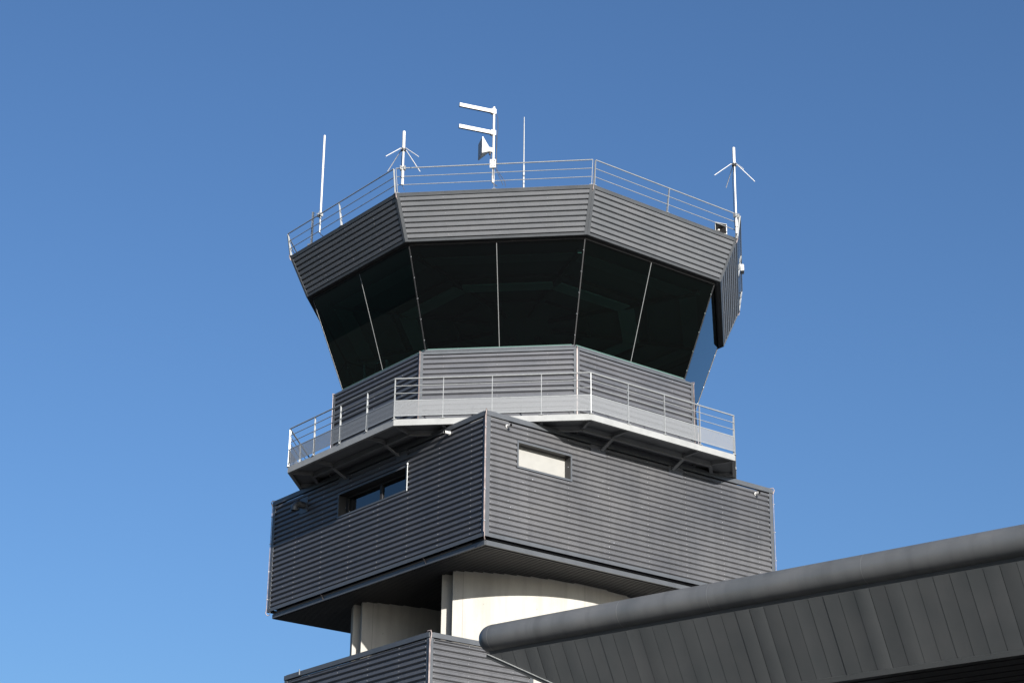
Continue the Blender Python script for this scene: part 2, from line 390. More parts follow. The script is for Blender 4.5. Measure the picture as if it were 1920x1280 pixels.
# spouts
def spout(a, b, s, z, n_extra):
    A, B = cor[a], cor[b]; n = (B-A).cross(UP).normalized(); c = (A+B)/2+(B-A).normalized()*s+UP*z
    mb = MB(); mb.tube([c-n*.03, c+n*.17], .043, 14, cap=False); mb.tube([c+n*.17, c-n*.03], .036, 14, 1, cap=False)
    mb.tube([c+n*.0, c+n*.02], .058, 14)
    tb(mb, 'rain_spout', [M['white'], M['cable']])
spout('left', 'front', 3.665, 17.34, 0); spout('front', 'right', -4.606, 17.24, 0); spout('front', 'right', 4.60, 17.25, 0)
# elbow vent with back plate on the left face
A, B = cor['left'], cor['front']; n = (B-A).cross(UP).normalized(); ax = (B-A).normalized()
c = (A+B)/2-ax*3.55+UP*17.02
mb = MB(); mb.bar(c-UP*.24, c+UP*.24, ax*.21, n*.008)
vp = tb(mb, 'vent_duct', M['trim'])
mb = MB(); pts = [c+n*.0]; 
for k in range(7):
    t = k/6*math.pi/2; pts.append(c+n*(.16+.16*math.sin(t))-UP*(.16*(1-math.cos(t))))
mb.tube(pts+[c+n*.32-UP*.22], .105, 16, cap=False); mb.tube([c+n*.30-UP*.12, c+n*.32-UP*.19, c+n*.32-UP*.215], .098, 16, 1)
mb.tube([c+n*.13, c+n*.15], .115, 16); mb.tube([c+n*.32-UP*.17, c+n*.32-UP*.19], .113, 16, cap=False)
tb(mb, 'elbow', [M['trim'], M['black']], vp)
# smooth infill plates under the bracket feet
for (a, b, ss) in (('front', 'right', (-1.44, 1.44)), ('left', 'front', (-1.44, 1.44))):
    A, B = cor[a], cor[b]; n = (B-A).cross(UP).normalized(); ax = (B-A).normalized()
    for s_ in ss:
        c = (A+B)/2+ax*s_
        mb = MB(); mb.bar(c+UP*17.13, c+UP*(ZT-.135), ax*.27, n*.004); tb(mb, 'infill_plate', M['clad'])

# --- concrete shaft
def arc_wall(cx, cy, rad, a0, a1, thick, z0, z1, name, n=40, joints=()):
    mb = MB(); P = lambda r, a, z: Vector((cx+r*math.cos(a), cy+r*math.sin(a), z))
    for i in range(n):
        p, q = a0+(a1-a0)*i/n, a0+(a1-a0)*(i+1)/n
        mb.face([P(rad, p, z0), P(rad, q, z0), P(rad, q, z1), P(rad, p, z1)], 0, True)
        mb.face([P(rad-thick, q, z0), P(rad-thick, p, z0), P(rad-thick, p, z1), P(rad-thick, q, z1)], 0, True)
        mb.face([P(rad, p, z1), P(rad, q, z1), P(rad-thick, q, z1), P(rad-thick, p, z1)])
    for a in (a0, a1): mb.face([P(rad, a, z0), P(rad, a, z1), P(rad-thick, a, z1), P(rad-thick, a, z0)])
    for a in joints: mb.bar(P(rad+.001, a, z0), P(rad+.001, a, z1), Vector((-math.sin(a), math.cos(a), 0))*.006, Vector((math.cos(a), math.sin(a), 0))*.0015, 1)
    for zh_ in (6.5, 9.1, 11.75, 13.05):
        for j in range(6):
            a = a0+(a1-a0)*(j+.55)/6.2; c = P(rad+.001, a, zh_); e_ = Vector((math.cos(a), math.sin(a), 0)); mb.tube([c-e_*.01, c+e_*.002], .014, 8, 1)
    return tb(mb, name, [M['conc'], M['seam']])
cR = (-2.70, 2.14); aR0 = math.atan2(-4.89-cR[1], -1.19-cR[0]); 
arc_wall(*cR, 7.19, aR0, aR0+R(75), .22, -1.59, 14.0, 'shaft_wall', joints=(aR0+R(2.2), aR0+R(31)))
aI0 = math.atan2(-4.55-cR[1], -1.54-cR[0])
arc_wall(*cR, 6.79, aI0, aR0+R(75), .45, -1.59, 14.0, 'shaft_wall')
cL = (-6.75, 4.95); aL0 = math.atan2(-1.80-cL[1], -4.26-cL[0])
arc_wall(*cL, 7.19, aL0, aL0+R(56), .22, -1.59, 14.0, 'shaft_wall', joints=(aL0+R(2.5),))
aJ0 = math.atan2(-1.46-cL[1], -4.59-cL[0])
arc_wall(*cL, 6.79, aJ0, aL0+R(56), .45, -1.59, 14.0, 'shaft_wall')

# --- lower corrugated volume
LB = Vector((-1.366, -7.421, 0)); LZ = 11.65; LL, LR, LH = 6.876, 3.37, 4.2
pA = LB+d1*LL; pC = LB+d2*LR; pD = pC+d1*LL
for (A, B, old) in ((pA, LB, 0), (LB, pC, 1), (pC, pD, 0), (pD, pA, 0)):
    n = (B-A).cross(UP).normalized(); ax = (B-A).normalized(); L_ = (B-A).length
    mb = MB(); z0, z1 = LZ-LH, LZ-.13; ins = n*(-DEPTH)
    q = [p+ins for p in (A+UP*z0+ax*.11, B+UP*z0-ax*.11, A+UP*z1+ax*.11, B+UP*z1-ax*.11)]
    corrugated(mb, *q, n); screws(mb, *q, n, [.05]+[1.15+1.43*i for i in range(int((L_-1.4)/1.43)+1)]+[L_-.27], 1, seed=5)
    tb(mb, 'block_wall', [M['clad_old_glare'] if old else M['clad'], M['screw']])
    mb = MB(); mb.bar(A+UP*(LZ-.062)-n*.02, B+UP*(LZ-.062)-n*.02, UP*.06, n*.045); mb.bar(A+UP*(LZ+.003)-n*.12+ax*.1, B+UP*(LZ+.003)-n*.12-ax*.1, UP*.005, n*.14)
    tb(mb, 'block_coping', M['trim'])
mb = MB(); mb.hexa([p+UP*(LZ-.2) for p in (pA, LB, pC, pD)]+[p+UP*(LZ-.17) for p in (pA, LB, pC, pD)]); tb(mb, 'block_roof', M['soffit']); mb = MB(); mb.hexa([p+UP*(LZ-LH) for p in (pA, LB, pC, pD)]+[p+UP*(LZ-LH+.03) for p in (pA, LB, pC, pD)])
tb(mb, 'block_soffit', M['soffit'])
for c, o_ in ((LB, Vector((0, -1, 0))), (pC, Vector((1, 0, 0))), (pA, Vector((-1, 0, 0)))):
    t_ = Vector((-o_.y, o_.x, 0)); n1 = (o_+t_).normalized(); n2 = (o_-t_).normalized(); mb = MB()
    for nn_, sd in ((n1, 1), (n2, -1)):
        al = (t_*sd-o_).normalized(); p = c+al*.058-nn_*.006
        mb.bar(p+UP*(LZ-LH), p+UP*(LZ-.125), al*.058, nn_*.009)
    tb(mb, 'block_corner_trim', M['trim'])
p = LB+Vector((0, -.012, 0)); n2 = Vector((1, -1, 0)).normalized(); mb = MB()
mb.bar(p+UP*(LZ-LH)+n2*.018, p+UP*(LZ-.16)+n2*.018, d2*.022, n2*.006)
mb.tube([p+UP*(LZ-.34)+n2*.02, p+UP*(LZ-.2)+n2*.05, p+UP*(LZ-.05)+n2*.07+d2*.01, p+UP*(LZ+.03)+n2*.05, p+UP*(LZ+.04)-n2*.1], .016, 8)
tb(mb, 'lightning_strap', M['strap'])
mb = MB(); p = LB.lerp(pA, .885); n = Vector((-1, -1, 0)).normalized(); mb.bar(p+UP*(LZ-.10)+n*.03, p+UP*(LZ+.06)+n*.03, d1*.02, n*.006); tb(mb, 'cable_clip', M['steel'])

# --- drum below the cab
RD, ZD = 5.745, 20.114
for k in range(8):
    A, B = oct_(RD, k, 0), oct_(RD, k+1, 0); n = onorm(k); ax = (B-A).normalized(); ins = n*(-DEPTH)
    mb = MB(); z0, z1 = 17.45, ZD-.07
    q = [p+ins for p in (A+UP*z0+ax*.07, B+UP*z0-ax*.07, A+UP*z1+ax*.07, B+UP*z1-ax*.07)]
    corrugated(mb, *q, n); screws(mb, *q, n, [.6, 2.1, 3.5], 1, seed=k, every=2)
    mb.bar(A+UP*(ZD-.035)-n*.01, B+UP*(ZD-.035)-n*.01, UP*.034, n*.022, 2)
    mb.bar(A+UP*(ZD+.003)-n*.16+ax*.12, B+UP*(ZD+.003)-n*.16-ax*.12, UP*.004, n*.16, 2)
    for s_, c in ((1, A), (-1, B)): mb.bar(c+ax*s_*.045-n*.003+UP*z0, c+ax*s_*.045-n*.003+UP*(ZD-.07), ax*.044, n*.007, 2)
    tb(mb, 'drum_wall', [M['clad'], M['screw'], M['trim']])
    o_ = A.normalized(); t_ = Vector((-o_.y, o_.x, 0)); mb = MB()
    mb.bar(A+o_*.016+UP*17.6, A+o_*.016+UP*(ZD-.02), t_*.016, o_*.006)
    mb.tube([A+o_*.02+UP*(ZD-.05), A+o_*.04+UP*(ZD+.02), A-o_*.12+UP*(ZD+.03)], .012, 8)
    tb(mb, 'lightning_strap', M['strap'])
# --- balcony
RB, ZDB, ZDT = 6.985, 17.562, 17.737
mb = MB(); Ri = 5.72
for k in range(8):
    mb.hexa([oct_(Ri, k, 17.66), oct_(RB-.02, k, 17.66), oct_(RB-.02, k+1, 17.66), oct_(Ri, k+1, 17.66), oct_(Ri, k, 17.70), oct_(RB-.02, k, 17.70), oct_(RB-.02, k+1, 17.70), oct_(Ri, k+1, 17.70)])
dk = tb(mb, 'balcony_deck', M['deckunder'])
for k in range(8):
    n = onorm(k); A, B = oct_(RB, k, 0), oct_(RB, k+1, 0); ax = (B-A).normalized()
    mb = MB(); zc = (ZDB+ZDT)/2
    mb.bar(A+UP*zc-n*.012, B+UP*zc-n*.012, UP*(ZDT-ZDB)/2, n*.010)
    mb.bar(A+UP*(ZDB+.008)-n*.06+ax*.03, B+UP*(ZDB+.008)-n*.06-ax*.03, UP*.006, n*.036)
    tb(mb, 'edge_channel', M['deck'], dk)
    mb = MB(); A2, B2 = oct_(6.22, k, 0), oct_(6.22, k+1, 0)
    mb.bar(A2+UP*17.575, B2+UP*17.575, UP*.08, n*.012); mb.bar(A2+UP*17.50-n*.0, B2+UP*17.50, UP*.008, n*.05)
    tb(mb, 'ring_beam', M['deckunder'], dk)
    # radial beams: one at the vertex, two at the outer quarter points
    for f in (0, .25, .75):
        o0 = A.lerp(B, f)*.985; dr = (A.normalized() if f == 0 else n); o1 = (A2.lerp(B2, f) if f else A2)*1.0
        if f: o1 = o0 - n*((o0-o1).dot(n))
        sd = Vector((-dr.y, dr.x, 0)); mb = MB()
        mb.bar(o0+UP*17.60, o1+UP*17.60, sd*.012, UP*.055); mb.bar(o0+UP*17.548, o1+UP*17.548, sd*.04, UP*.006)
        if f:
            mb.bar(o1+UP*17.50+dr*.02, o1+UP*17.30-dr*.42, sd*.05, dr*.012+UP*.02)
            mb.bar(o1+UP*17.50+dr*.06, o1+UP*17.66+dr*.06, sd*.05, dr*.006)
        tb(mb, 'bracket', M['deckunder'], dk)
# small rail of cable and clips at the foot of the drum
mb = MB()
for k in range(8):
    n = onorm(k); A, B = oct_(5.86, k, 17.80), oct_(5.86, k+1, 17.80)
    mb.tube([A, B], .016, 6)
    for f in (.1, .35, .6, .85): p = A.lerp(B, f); mb.bar(p-UP*.06, p+UP*.07, (B-A).normalized()*.02, n*.012)
tb(mb, 'drum_cable', M['cable'])

def railing(name, k, ring_top, z_top, ring_bot, z_bot, zr, nb, gap, mesh=None, post=(.04, .006), tube_r=.021, rail_r=.012):
    """one side's guard rail: posts (flat plates), hand rail, lower rails, optional perforated panel."""
    n = onorm(k); mbh = MB()
    def ring(f, z):  # point on the side at fraction f, leaning between bottom and top ring
        t = (z-z_bot)/(z_top-z_bot); Rr = ring_bot+(ring_top-ring_bot)*t
        return oct_(Rr, k, z).lerp(oct_(Rr, k+1, z), f)
    L_ = (oct_(ring_top, k, 0)-oct_(ring_top, k+1, 0)).length; g_ = gap/L_
    mbh.tube([ring(g_, z_top), ring(1-g_, z_top)], tube_r, 10)
    ro_ = tb(mbh, name, M['rail'])
    ax = (oct_(1, k+1, 0)-oct_(1, k, 0)).normalized()
    for z in zr:
        mb = MB(); mb.tube([ring(g_, z), ring(1-g_, z)], rail_r, 8); tb(mb, 'rail', M['rail'], ro_)
    for i in range(nb+1):
        f = g_+(1-2*g_)*i/nb
        if gap == 0 and i == nb: continue
        p, q = ring(f, z_bot), ring(f, z_top)
        outv = (n if (gap or 0 < i < nb) else oct_(1, k, 0).normalized()); sv = ax if (gap or 0 < i < nb) else Vector((-outv.y, outv.x, 0))
        mb = MB()
        w0, w1 = post[0]*1.15, post[0]*.7
        mb.hexa([p-outv*w0-sv*post[1], p+outv*w0*.35-sv*post[1], p+outv*w0*.35+sv*post[1], p-outv*w0+sv*post[1], q-outv*w1-sv*post[1], q+outv*w1*.35-sv*post[1], q+outv*w1*.35+sv*post[1], q-outv*w1+sv*post[1]])
        mb.box(p-outv*.03+UP*.006, (.12, .12, .012), 0, math.atan2(ax.y, ax.x))
        tb(mb, 'post', M['steel'], ro_)
    if mesh:
        mb = MB(); za, zb = mesh
        mb.face([ring(g_, za)+n*.008, ring(1-g_, za)+n*.008, ring(1-g_, zb)+n*.008, ring(g_, zb)+n*.008])
        o = tb(mb, 'perforated_panel', M['mesh'], ro_)
        uv = o.data.uv_layers.new(name='UVMap')
        for i, c in enumerate(((0, 0), (L_, 0), (L_, zb-za), (0, zb-za))): uv.data[i].uv = c
        mb = MB()
        for z in (za, zb): mb.bar(ring(g_, z)+n*.01, ring(1-g_, z)+n*.01, UP*.012, n*.006)
        tb(mb, 'panel_edge', M['rail'], ro_)
    return ro_
for k in range(8):
    railing('balcony_railing', k, RB-.01, 18.912, RB-.01, ZDT, (18.70, 18.485), 4, 0, mesh=(17.84, 18.27), post=(.045, .007))

# --- cab glazing
RG1, ZG1, RG0, ZG0 = 6.50, 23.07, 5.468, 20.265
for k in range(8):
    n = onorm(k)
    A, B, C_, D_ = oct_(RG0, k, ZG0), oct_(RG0, k+1, ZG0), oct_(RG1, k+1, ZG1), oct_(RG1, k, ZG1)
    mb = MB(); mb.face([A, B, C_, D_]); gl = tb(mb, 'cab_glass', M['glass'])
    nrm = (B-A).cross(D_-A).normalized(); ax = (B-A).normalized()
    mb = MB(); mb.bar((A+B)/2+nrm*.008, (C_+D_)/2+nrm*.008, ax*.008, nrm*.005)
    if k != 4: tb(mb, 'glass_joint', M['joint'], gl)
    mb = MB(); mb.bar(A+nrm*.0-UP*.0, B, UP*.02, n*.03); mb.bar(A+nrm*.02+UP*.032+ax*.06, B+nrm*.02+UP*.032-ax*.06, UP*.011, n*.012, 1); tb(mb, 'glass_bottom_bead', [M['trim'], M['gedge']], gl)
    o_ = A.normalized(); t_ = Vector((-o_.y, o_.x, 0)); e = (D_-A).normalized(); en = t_.cross(e)
    if en.dot(o_) < 0: en = -en
    mb = MB(); mb.bar(A-en*.02, D_-en*.02, t_*.055, en*.028, 0); mb.bar(A+en*.012, D_+en*.012, t_*.050, en*.006, 3); mb.bar(A+en*.021+t_*.022, D_+en*.021+t_*.022, t_*.020, en*.004, 1)
    for i in range(5): mb.box(A.lerp(D_, .1+i*.2)+en*.028, (.03, .03, .03), 2)
    tb(mb, 'cab_mullion', [M['black'], M['strap'], M['screw'], M['joint']])
# sill ring between glass and drum
mb = MB()
for k in range(8):
    mb.face([oct_(RG0+.03, k, ZG0-.02), oct_(RG0+.03, k+1, ZG0-.02), oct_(RD-.1, k+1, ZD+.012), oct_(RD-.1, k, ZD+.012)])
    mb.face([oct_(RG0+.03, k, ZG0-.02), oct_(RG0+.03, k, ZG0-.3), oct_(RG0+.03, k+1, ZG0-.3), oct_(RG0+.03, k+1, ZG0-.02)])
tb(mb, 'cab_sill', M['trim'])
# --- fascia band
RF1, ZF1, RF0, ZF0 = 7.281, 24.389, 6.704, 23.127
for k in range(8):
    n = onorm(k); A, B, C_, D_ = oct_(RF0, k, ZF0), oct_(RF0, k+1, ZF0), oct_(RF1, k+1, ZF1), oct_(RF1, k, ZF1)
    ax = (B-A).normalized(); nrm = ax.cross((D_-A)).normalized(); H = (C_+D_-A-B).length/2
    if nrm.dot(n) < 0: nrm = -nrm
    ev = ((C_+D_)-(A+B)).normalized()
    mb = MB(); f0, f1 = .07/H, 1-.09/H; trim = .085
    def q(u, f, s): p0 = A.lerp(D_, f); p1 = B.lerp(C_, f); return (p0+ax*trim if s == 0 else p1-ax*trim) - nrm*DEPTH
    b0, b1, t0, t1 = q(0, f0, 0), q(0, f0, 1), q(0, f1, 0), q(0, f1, 1)
    corrugated(mb, b0, b1, t0, t1, nrm, prof=[(0.0, 0), (0.012, 0), (0.036, 1), (0.126, 1), (0.149, 0)], period=.1525, depth=.050, off=DEPTH-.050)
    screws(mb, b0, b1, t0, t1, nrm, [.03, 1.15, 2.6, 3.9], 1, seed=k+20, size=.009)
    mb.bar((A+nrm*-.01)+ev*.035, (B+nrm*-.01)+ev*.035, ev*.035, nrm*.012, 2)
    mb.bar((D_+nrm*-.012)-ev*.045, (C_+nrm*-.012)-ev*.045, ev*.043, nrm*.02, 2)
    mb.bar(D_-n*.10+UP*.004+ax*.05, C_-n*.10+UP*.004-ax*.05, UP*.006, n*.11, 2)
    for s_, p0, p1 in ((1, A, D_), (-1, B, C_)):
        d_ = (p1-p0).normalized(); mb.bar(p0+ax*s_*.042-nrm*.004+d_*.005, p1+ax*s_*.042-nrm*.004-d_*.06, ax*.042, nrm*.010, 2)
    tb(mb, 'roof_fascia', [M['clad_new'], M['screw'], M['trim']])
    o_ = A.normalized(); t_ = Vector((-o_.y, o_.x, 0)); e = (D_-A).normalized(); en = t_.cross(e); en = en if en.dot(o_) > 0 else -en
    mb = MB(); mb.bar(A+en*.017, D_+en*.017-e*.12, t_*.015, en*.006)
    mb.tube([D_+en*.02-e*.16+t_*.01, D_+en*.05-e*.08+t_*.03, D_+en*.06+e*.02+t_*.04, D_+e*.05+t_*.02, D_+e*.03-o_*.15], .014, 8)
    tb(mb, 'lightning_strap', M['strap'])
mb = MB()
for k in range(8):
    mb.face([oct_(RF0-.01, k, ZF0+.01), oct_(RG1-.12, k, ZF0+.01), oct_(RG1-.12, k+1, ZF0+.01), oct_(RF0-.01, k+1, ZF0+.01)])
    mb.face([oct_(RG1+.03, k, ZG1), oct_(RG1+.03, k+1, ZG1), oct_(RG1+.04, k+1, ZF0+.01), oct_(RG1+.04, k, ZF0+.01)])
tb(mb, 'cab_soffit', M['black'])
mb = MB(); mb.face([oct_(7.15, k, 24.34) for k in range(8)]); mb.face([oct_(7.15, k, 24.30) for k in range(8)][::-1]); tb(mb, 'roof_deck', M['soffit'])
for k in range(8):
    ro_ = railing('roof_railing', k, 7.40, 25.12, 7.275, 24.395, (24.875, 24.635), 2, .045, post=(.05, .006), tube_r=.018, rail_r=.012)
# --- cab interior
mb = MB(); mb.face([oct_(6.45, k, 23.02) for k in range(8)][::-1], 0); mb.face([oct_(5.4, k, 19.6) for k in range(8)], 1)
for k in range(8):
    a = R(22.5+45*k); d_ = Vector((math.cos(a), math.sin(a), 0)); s_ = Vector((-d_.y, d_.x, 0))
    mb.bar(d_*1+UP*22.94, d_*6.0+UP*22.94, s_*.06, UP*.07, 2)
for rr in (2.2, 4.2):
    for k in range(8): mb.bar(oct_(rr, k, 22.96), oct_(rr, k+1, 22.96), onorm(k)*.05, UP*.05, 2)
tb(mb, 'cab_interior', [M['ceil'], M['floor'], M['soffit']])
mb = MB()
for k in range(8): mb.hexa([oct_(a, kk, z) for z in (22.925, 22.94) for a, kk in ((5.35, k), (5.9, k), (5.9, k+1), (5.35, k+1))])
tb(mb, 'teal_reflection_ring', mat('teal_reflection', (0.10, 0.12, 0.115), 0.6))  # added ring; its greenish colour imitates teal reflections in the panes
mb = MB()
for k in range(8):
    n = onorm(k)
    for u in (.18, .5, .82):
        p = oct_(3.6, k, 22.88).lerp(oct_(3.6, k+1, 22.88), u); mb.box(p, (.9, .5, .04), 0, math.atan2(n.y, n.x)+R(90))
tb(mb, 'ceiling_tiles', mat('ceiling_tile', (0.25, 0.28, 0.27), 0.7))
mb = MB()
for k in range(8): 
    mb.hexa([oct_(4.2, k, 20.25), oct_(5.15, k, 20.25), oct_(5.15, k+1, 20.25), oct_(4.2, k+1, 20.25), oct_(4.2, k, 20.29), oct_(5.15, k, 20.29), oct_(5.15, k+1, 20.29), oct_(4.2, k+1, 20.29)])
    mb.face([oct_(5.1, k, 19.6), oct_(5.1, k+1, 19.6), oct_(5.1, k+1, 20.25), oct_(5.1, k, 20.25)])
tb(mb, 'console_desk', M['floor'])
def monitor(x, y, rz, w_, label):
    r_ = thing('monitor', label, 'monitor', W(x, y, 20.29), rz+PHI, 'monitors on the cab desk')
    mb = MB(); mb.box((0, 0, .34), (w_, .05, .32)); mb.box((0, 0, .1), (.05, .04, .2)); mb.box((0, .02, .012), (.24, .18, .024)); mb.build('monitor_case', M['teal'], r_)
    mb = MB(); mb.box((0, -.03, .34), (w_-.05, .006, .27)); mb.build('screen', M['screen'], r_)
monitor(-3.75, -3.0, R(-40), .5, 'pale computer monitor behind the slanted glass at the lower left of the cab')
monitor(-4.45, -1.95, R(-75), .42, 'small pale monitor in the far left lower corner of the cab glass')
r_ = thing('desk_lamp', 'slim white upright lamp behind the lower left cab glass', 'lamp', W(-4.3, -2.75, 20.29), PHI)
mb = MB(); mb.tube([(0, 0, 0), (0, 0, .03)], .07, 12); mb.tube([(0, 0, .03), (0, 0, .42)], .018, 8); mb.build('lamp_stand', M['white'], r_)
mb = MB(); mb.tube([(0, 0, .38), (.0, 0, .52)], [.03, .026], 10); mb.build('lamp_head', M['white'], r_)

# ------------------------------------------------------------------ antennas and fittings on the cab roof
def clamp(root, z, side_az, w_=.10, dz=.12):
    """two clamp plates with bolts holding a pole to the hand rail"""
    d_ = Vector((math.cos(side_az), math.sin(side_az), 0)); t_ = Vector((-d_.y, d_.x, 0)); mb = MB()
    for s_ in (-1, 1):
        mb.bar(t_*.055*s_+UP*(z-dz/2)+d_*.01, t_*.055*s_+UP*(z+dz/2)+d_*.01, t_*.022, d_*.05)
        for zz in (-.035, .035): mb.tube([t_*.055*s_+UP*(z+zz)+d_*.05, t_*.055*s_+UP*(z+zz)+d_*.11], .009, 6, 0)
    for zz in (-.04, .04): mb.bar(-t_*.07+UP*(z+zz), t_*.07+UP*(z+zz), d_*.03, UP*.012)
    mb.build('clamp', M['steel'], root)
# tall white whip, left
r_ = thing('whip_antenna', 'tall thick white whip antenna on the left roof railing', 'antenna', W(-5.565, -3.99, 24.50), PHI, 'antennas on the cab roof')
mb = MB(); mb.tube([(0, 0, .08), (0, 0, .82)], .030, 12); mb.tube([(0, 0, .82), (0, 0, .835)], .036, 12); mb.build('mounting_pole', M['steel'], r_)
mb = MB(); mb.tube([(0, 0, .70), (0, 0, 2.2)], .031, 14); mb.tube([(0, 0, 2.2), (0, 0, 2.23)], .037, 14); mb.tube([(0, 0, 2.23), (0, 0, 3.31), (0, 0, 3.325)], [.032, .032, .024], 14); mb.build('radiator', M['white'], r_)
clamp(r_, .66, R(-135))
mb = MB(); mb.tube([(0, 0, .1), (.03, .03, .03), (.2, .2, -.05)], .01, 6); mb.build('cable', M['cable'], r_)
# short pole
r_ = thing('antenna_pole', 'short bare grey pole left of the tall whip antenna', 'pole', W(-5.94, -3.375, 24.42), PHI)
mb = MB(); mb.tube([(0, 0, 0), (0, 0, 1.12)], .036, 12); mb.tube([(0, 0, 1.10), (0, 0, 1.135)], .041, 12); mb.build('pole', M['steel'], r_)
mb = MB(); mb.box((0, 0, .03), (.2, .2, .05)); mb.build('base_plate', M['trim'], r_)
# drooping-radial antennas
def gp_antenna(x, y, zb, zc, zh, zt, az, label, side_az, rods=(45, 135, 225, 315), hor=.58, drop=.46):
    r_ = thing('ground_plane_antenna', label, 'antenna', W(x, y, zb), PHI, 'white antennas with four drooping rods')
    mb = MB(); mb.tube([(0, 0, 0), (0, 0, .45)], .040, 12); mb.tube([(0, 0, .45), (0, 0, zh-zb)], .029, 12)
    mb.tube([(0, 0, .20), (0, 0, .215)], .05, 12, 1); mb.tube([(0, 0, .52), (0, 0, .53)], .038, 12, 1); mb.build('mast_tube', [M['white'], M['cable']], r_)
    mb = MB(); mb.tube([(0, 0, zh-zb), (0, 0, zt-zb-.02), (0, 0, zt-zb)], [.044, .044, .028], 14); mb.build('radiator', M['white'], r_)
    mb = MB(); mb.tube([(0, 0, zh-zb-.07), (0, 0, zh-zb+.005)], .07, 14); mb.build('hub', M['cable'], r_)
    for a in rods:
        d_ = Vector((math.cos(R(az+a)), math.sin(R(az+a)), 0)); p = d_*.05+UP*(zh-zb-.02)
        mb = MB(); mb.tube([p, p+d_*.06, p+d_*(.02+hor)-UP*drop], .012, 8); mb.build('radial_rod', M['white'], r_)
    clamp(r_, zc-zb, side_az)
    mb = MB(); mb.tube([(-.03, .05, zh-zb-.05), (-.06, .05, (zh-zb)*.75), (-.05, .05, .5), (-.04, .06, .1), (.05, .1, -.12)], .008, 6); mb.build('cable', M['cable'], r_)
gp_antenna(-2.58, -6.897, 24.56, 25.085, 25.70, 26.267, 6.7, 'white antenna with drooping rods at the front left corner of the roof', R(-90))
gp_antenna(6.711, -3.042, 24.443, 25.02, 26.73, 27.285, 24, 'white antenna with drooping rods at the right corner, taller than its twin', R(-45), rods=(0, 90, 180, 270))
# mast with two yagi radomes and a horn
r_ = thing('antenna_mast', 'steel mast carrying two white horizontal box antennas and a white horn', 'mast', W(-.024, -6.80, 24.55), PHI)
zb = 24.55
mb = MB(); mb.tube([(0, 0, .0), (0, 0, 26.953-zb)], .033, 14); mb.tube([(0, 0, .02), (0, 0, .22)], .042, 14)
mb.build('pole', M['white'], r_)
da = Vector((-.875, -.483, 0)).normalized(); ta = Vector((-da.y, da.x, 0))
for z in (26.80, 26.12):
    mb = MB(); h = UP*(z-zb); mb.bar(h+da*.06, h+da*1.05, ta*.035, UP*.054, 0); mb.box(h+da*.02, (.14, .10, .15), 0, math.atan2(da.y, da.x))
    bo = mb.build('box_antenna', M['white'], r_)
    mb = MB(); mb.bar(h+da*.08-UP*.053, h+da*1.05-UP*.053, ta*.03, UP*.004); mb.tube([h+da*.05-UP*.05, h+da*.05-UP*.10], .018, 8)  # black strip along the bottom face, with a short stub
    o = mb.build('dark_underside', M['cable'], bo)
mb = MB(); z = 25.56-zb; hd = Vector((-.93, -.36, 0)).normalized(); ht = Vector((-hd.y, hd.x, 0))
def sq(d, s, dz=0): return [hd*d+ht*s*a+UP*(z+s*b+dz) for a, b in ((-1, -1), (1, -1), (1, 1), (-1, 1))]
a_, b_ = sq(.04, .06), sq(.14, .065)
c_ = sq(.36, .25, .02); e_ = sq(.385, .25, .02)
for P0_, P1_ in ((a_, b_), (b_, c_), (c_, e_)):
    for i in range(4): mb.face([P0_[i], P0_[(i+1) % 4], P1_[(i+1) % 4], P1_[i]])
mb.face(a_[::-1]); mb.face(e_)
ho = mb.build('horn', M['white'], r_)
mb = MB(); mb.face([p+hd*.002 for p in sq(.385, .235, .02)]); mb.build('horn_mouth', mat('horn_cover', (.33, .34, .35), .6), ho)
mb = MB(); mb.tube([(hd*.1+UP*(z-.06)), (hd*.1+UP*(z-.14))], .03, 10); mb.tube([(hd*.1+UP*(z-.13)), (hd*.07+UP*(z-.25)), (hd*.0+UP*(z-.42)+ht*.05), UP*.1+ht*.05], .010, 6); mb.build('horn_cable', M['cable'], ho)
mb = MB(); mb.box((0, -.06, 25.12-zb), (.17, .05, .26)); 
for sx in (-1, 1):
    for sz in (-1, 0, 1): mb.tube([(sx*.045, -.08, 25.12-zb+sz*.08), (sx*.045, -.11, 25.12-zb+sz*.08)], .011, 6, 1)
mb.build('clamp_plate', [M['white'], M['cable']], r_)
mb = MB()
mb.tube([(.05, 0, 26.75-zb), (.11, 0, 26.60-zb), (.12, 0, 26.2-zb), (.07, 0, 25.9-zb), (.09, 0, 25.3-zb), (.11, 0, 24.95-zb), (.33, .05, 24.6-zb), (.35, .05, 24.45-zb)], .008, 6)
mb.tube([(.05, 0, 26.07-zb), (.10, 0, 25.99-zb), (.09, 0, 25.5-zb), (.07, 0, 25.0-zb), (.28, .05, 24.5-zb)], .008, 6)
mb.tube([(0, -.02, .03), (.02, -.02, -.04), (.12, .02, -.10)], .012, 6)
mb.build('mast_cable', M['cable'], r_)
# slim whip
r_ = thing('thin_whip_antenna', 'slender tapering whip antenna right of the mast', 'antenna', W(.787, -6.337, 24.34), PHI, 'antennas on the cab roof')
mb = MB(); mb.tube([(0, 0, 0), (0, 0, .95)], .028, 12); mb.tube([(0, 0, .66), (0, 0, .69)], .034, 12); mb.build('mounting_pole', M['steel'], r_)
mb = MB(); mb.tube([(0, 0, .95), (0, 0, 2.0), (0, 0, 2.5)], [.019, .017, .012], 10); mb.build('radiator', M['rail'], r_)
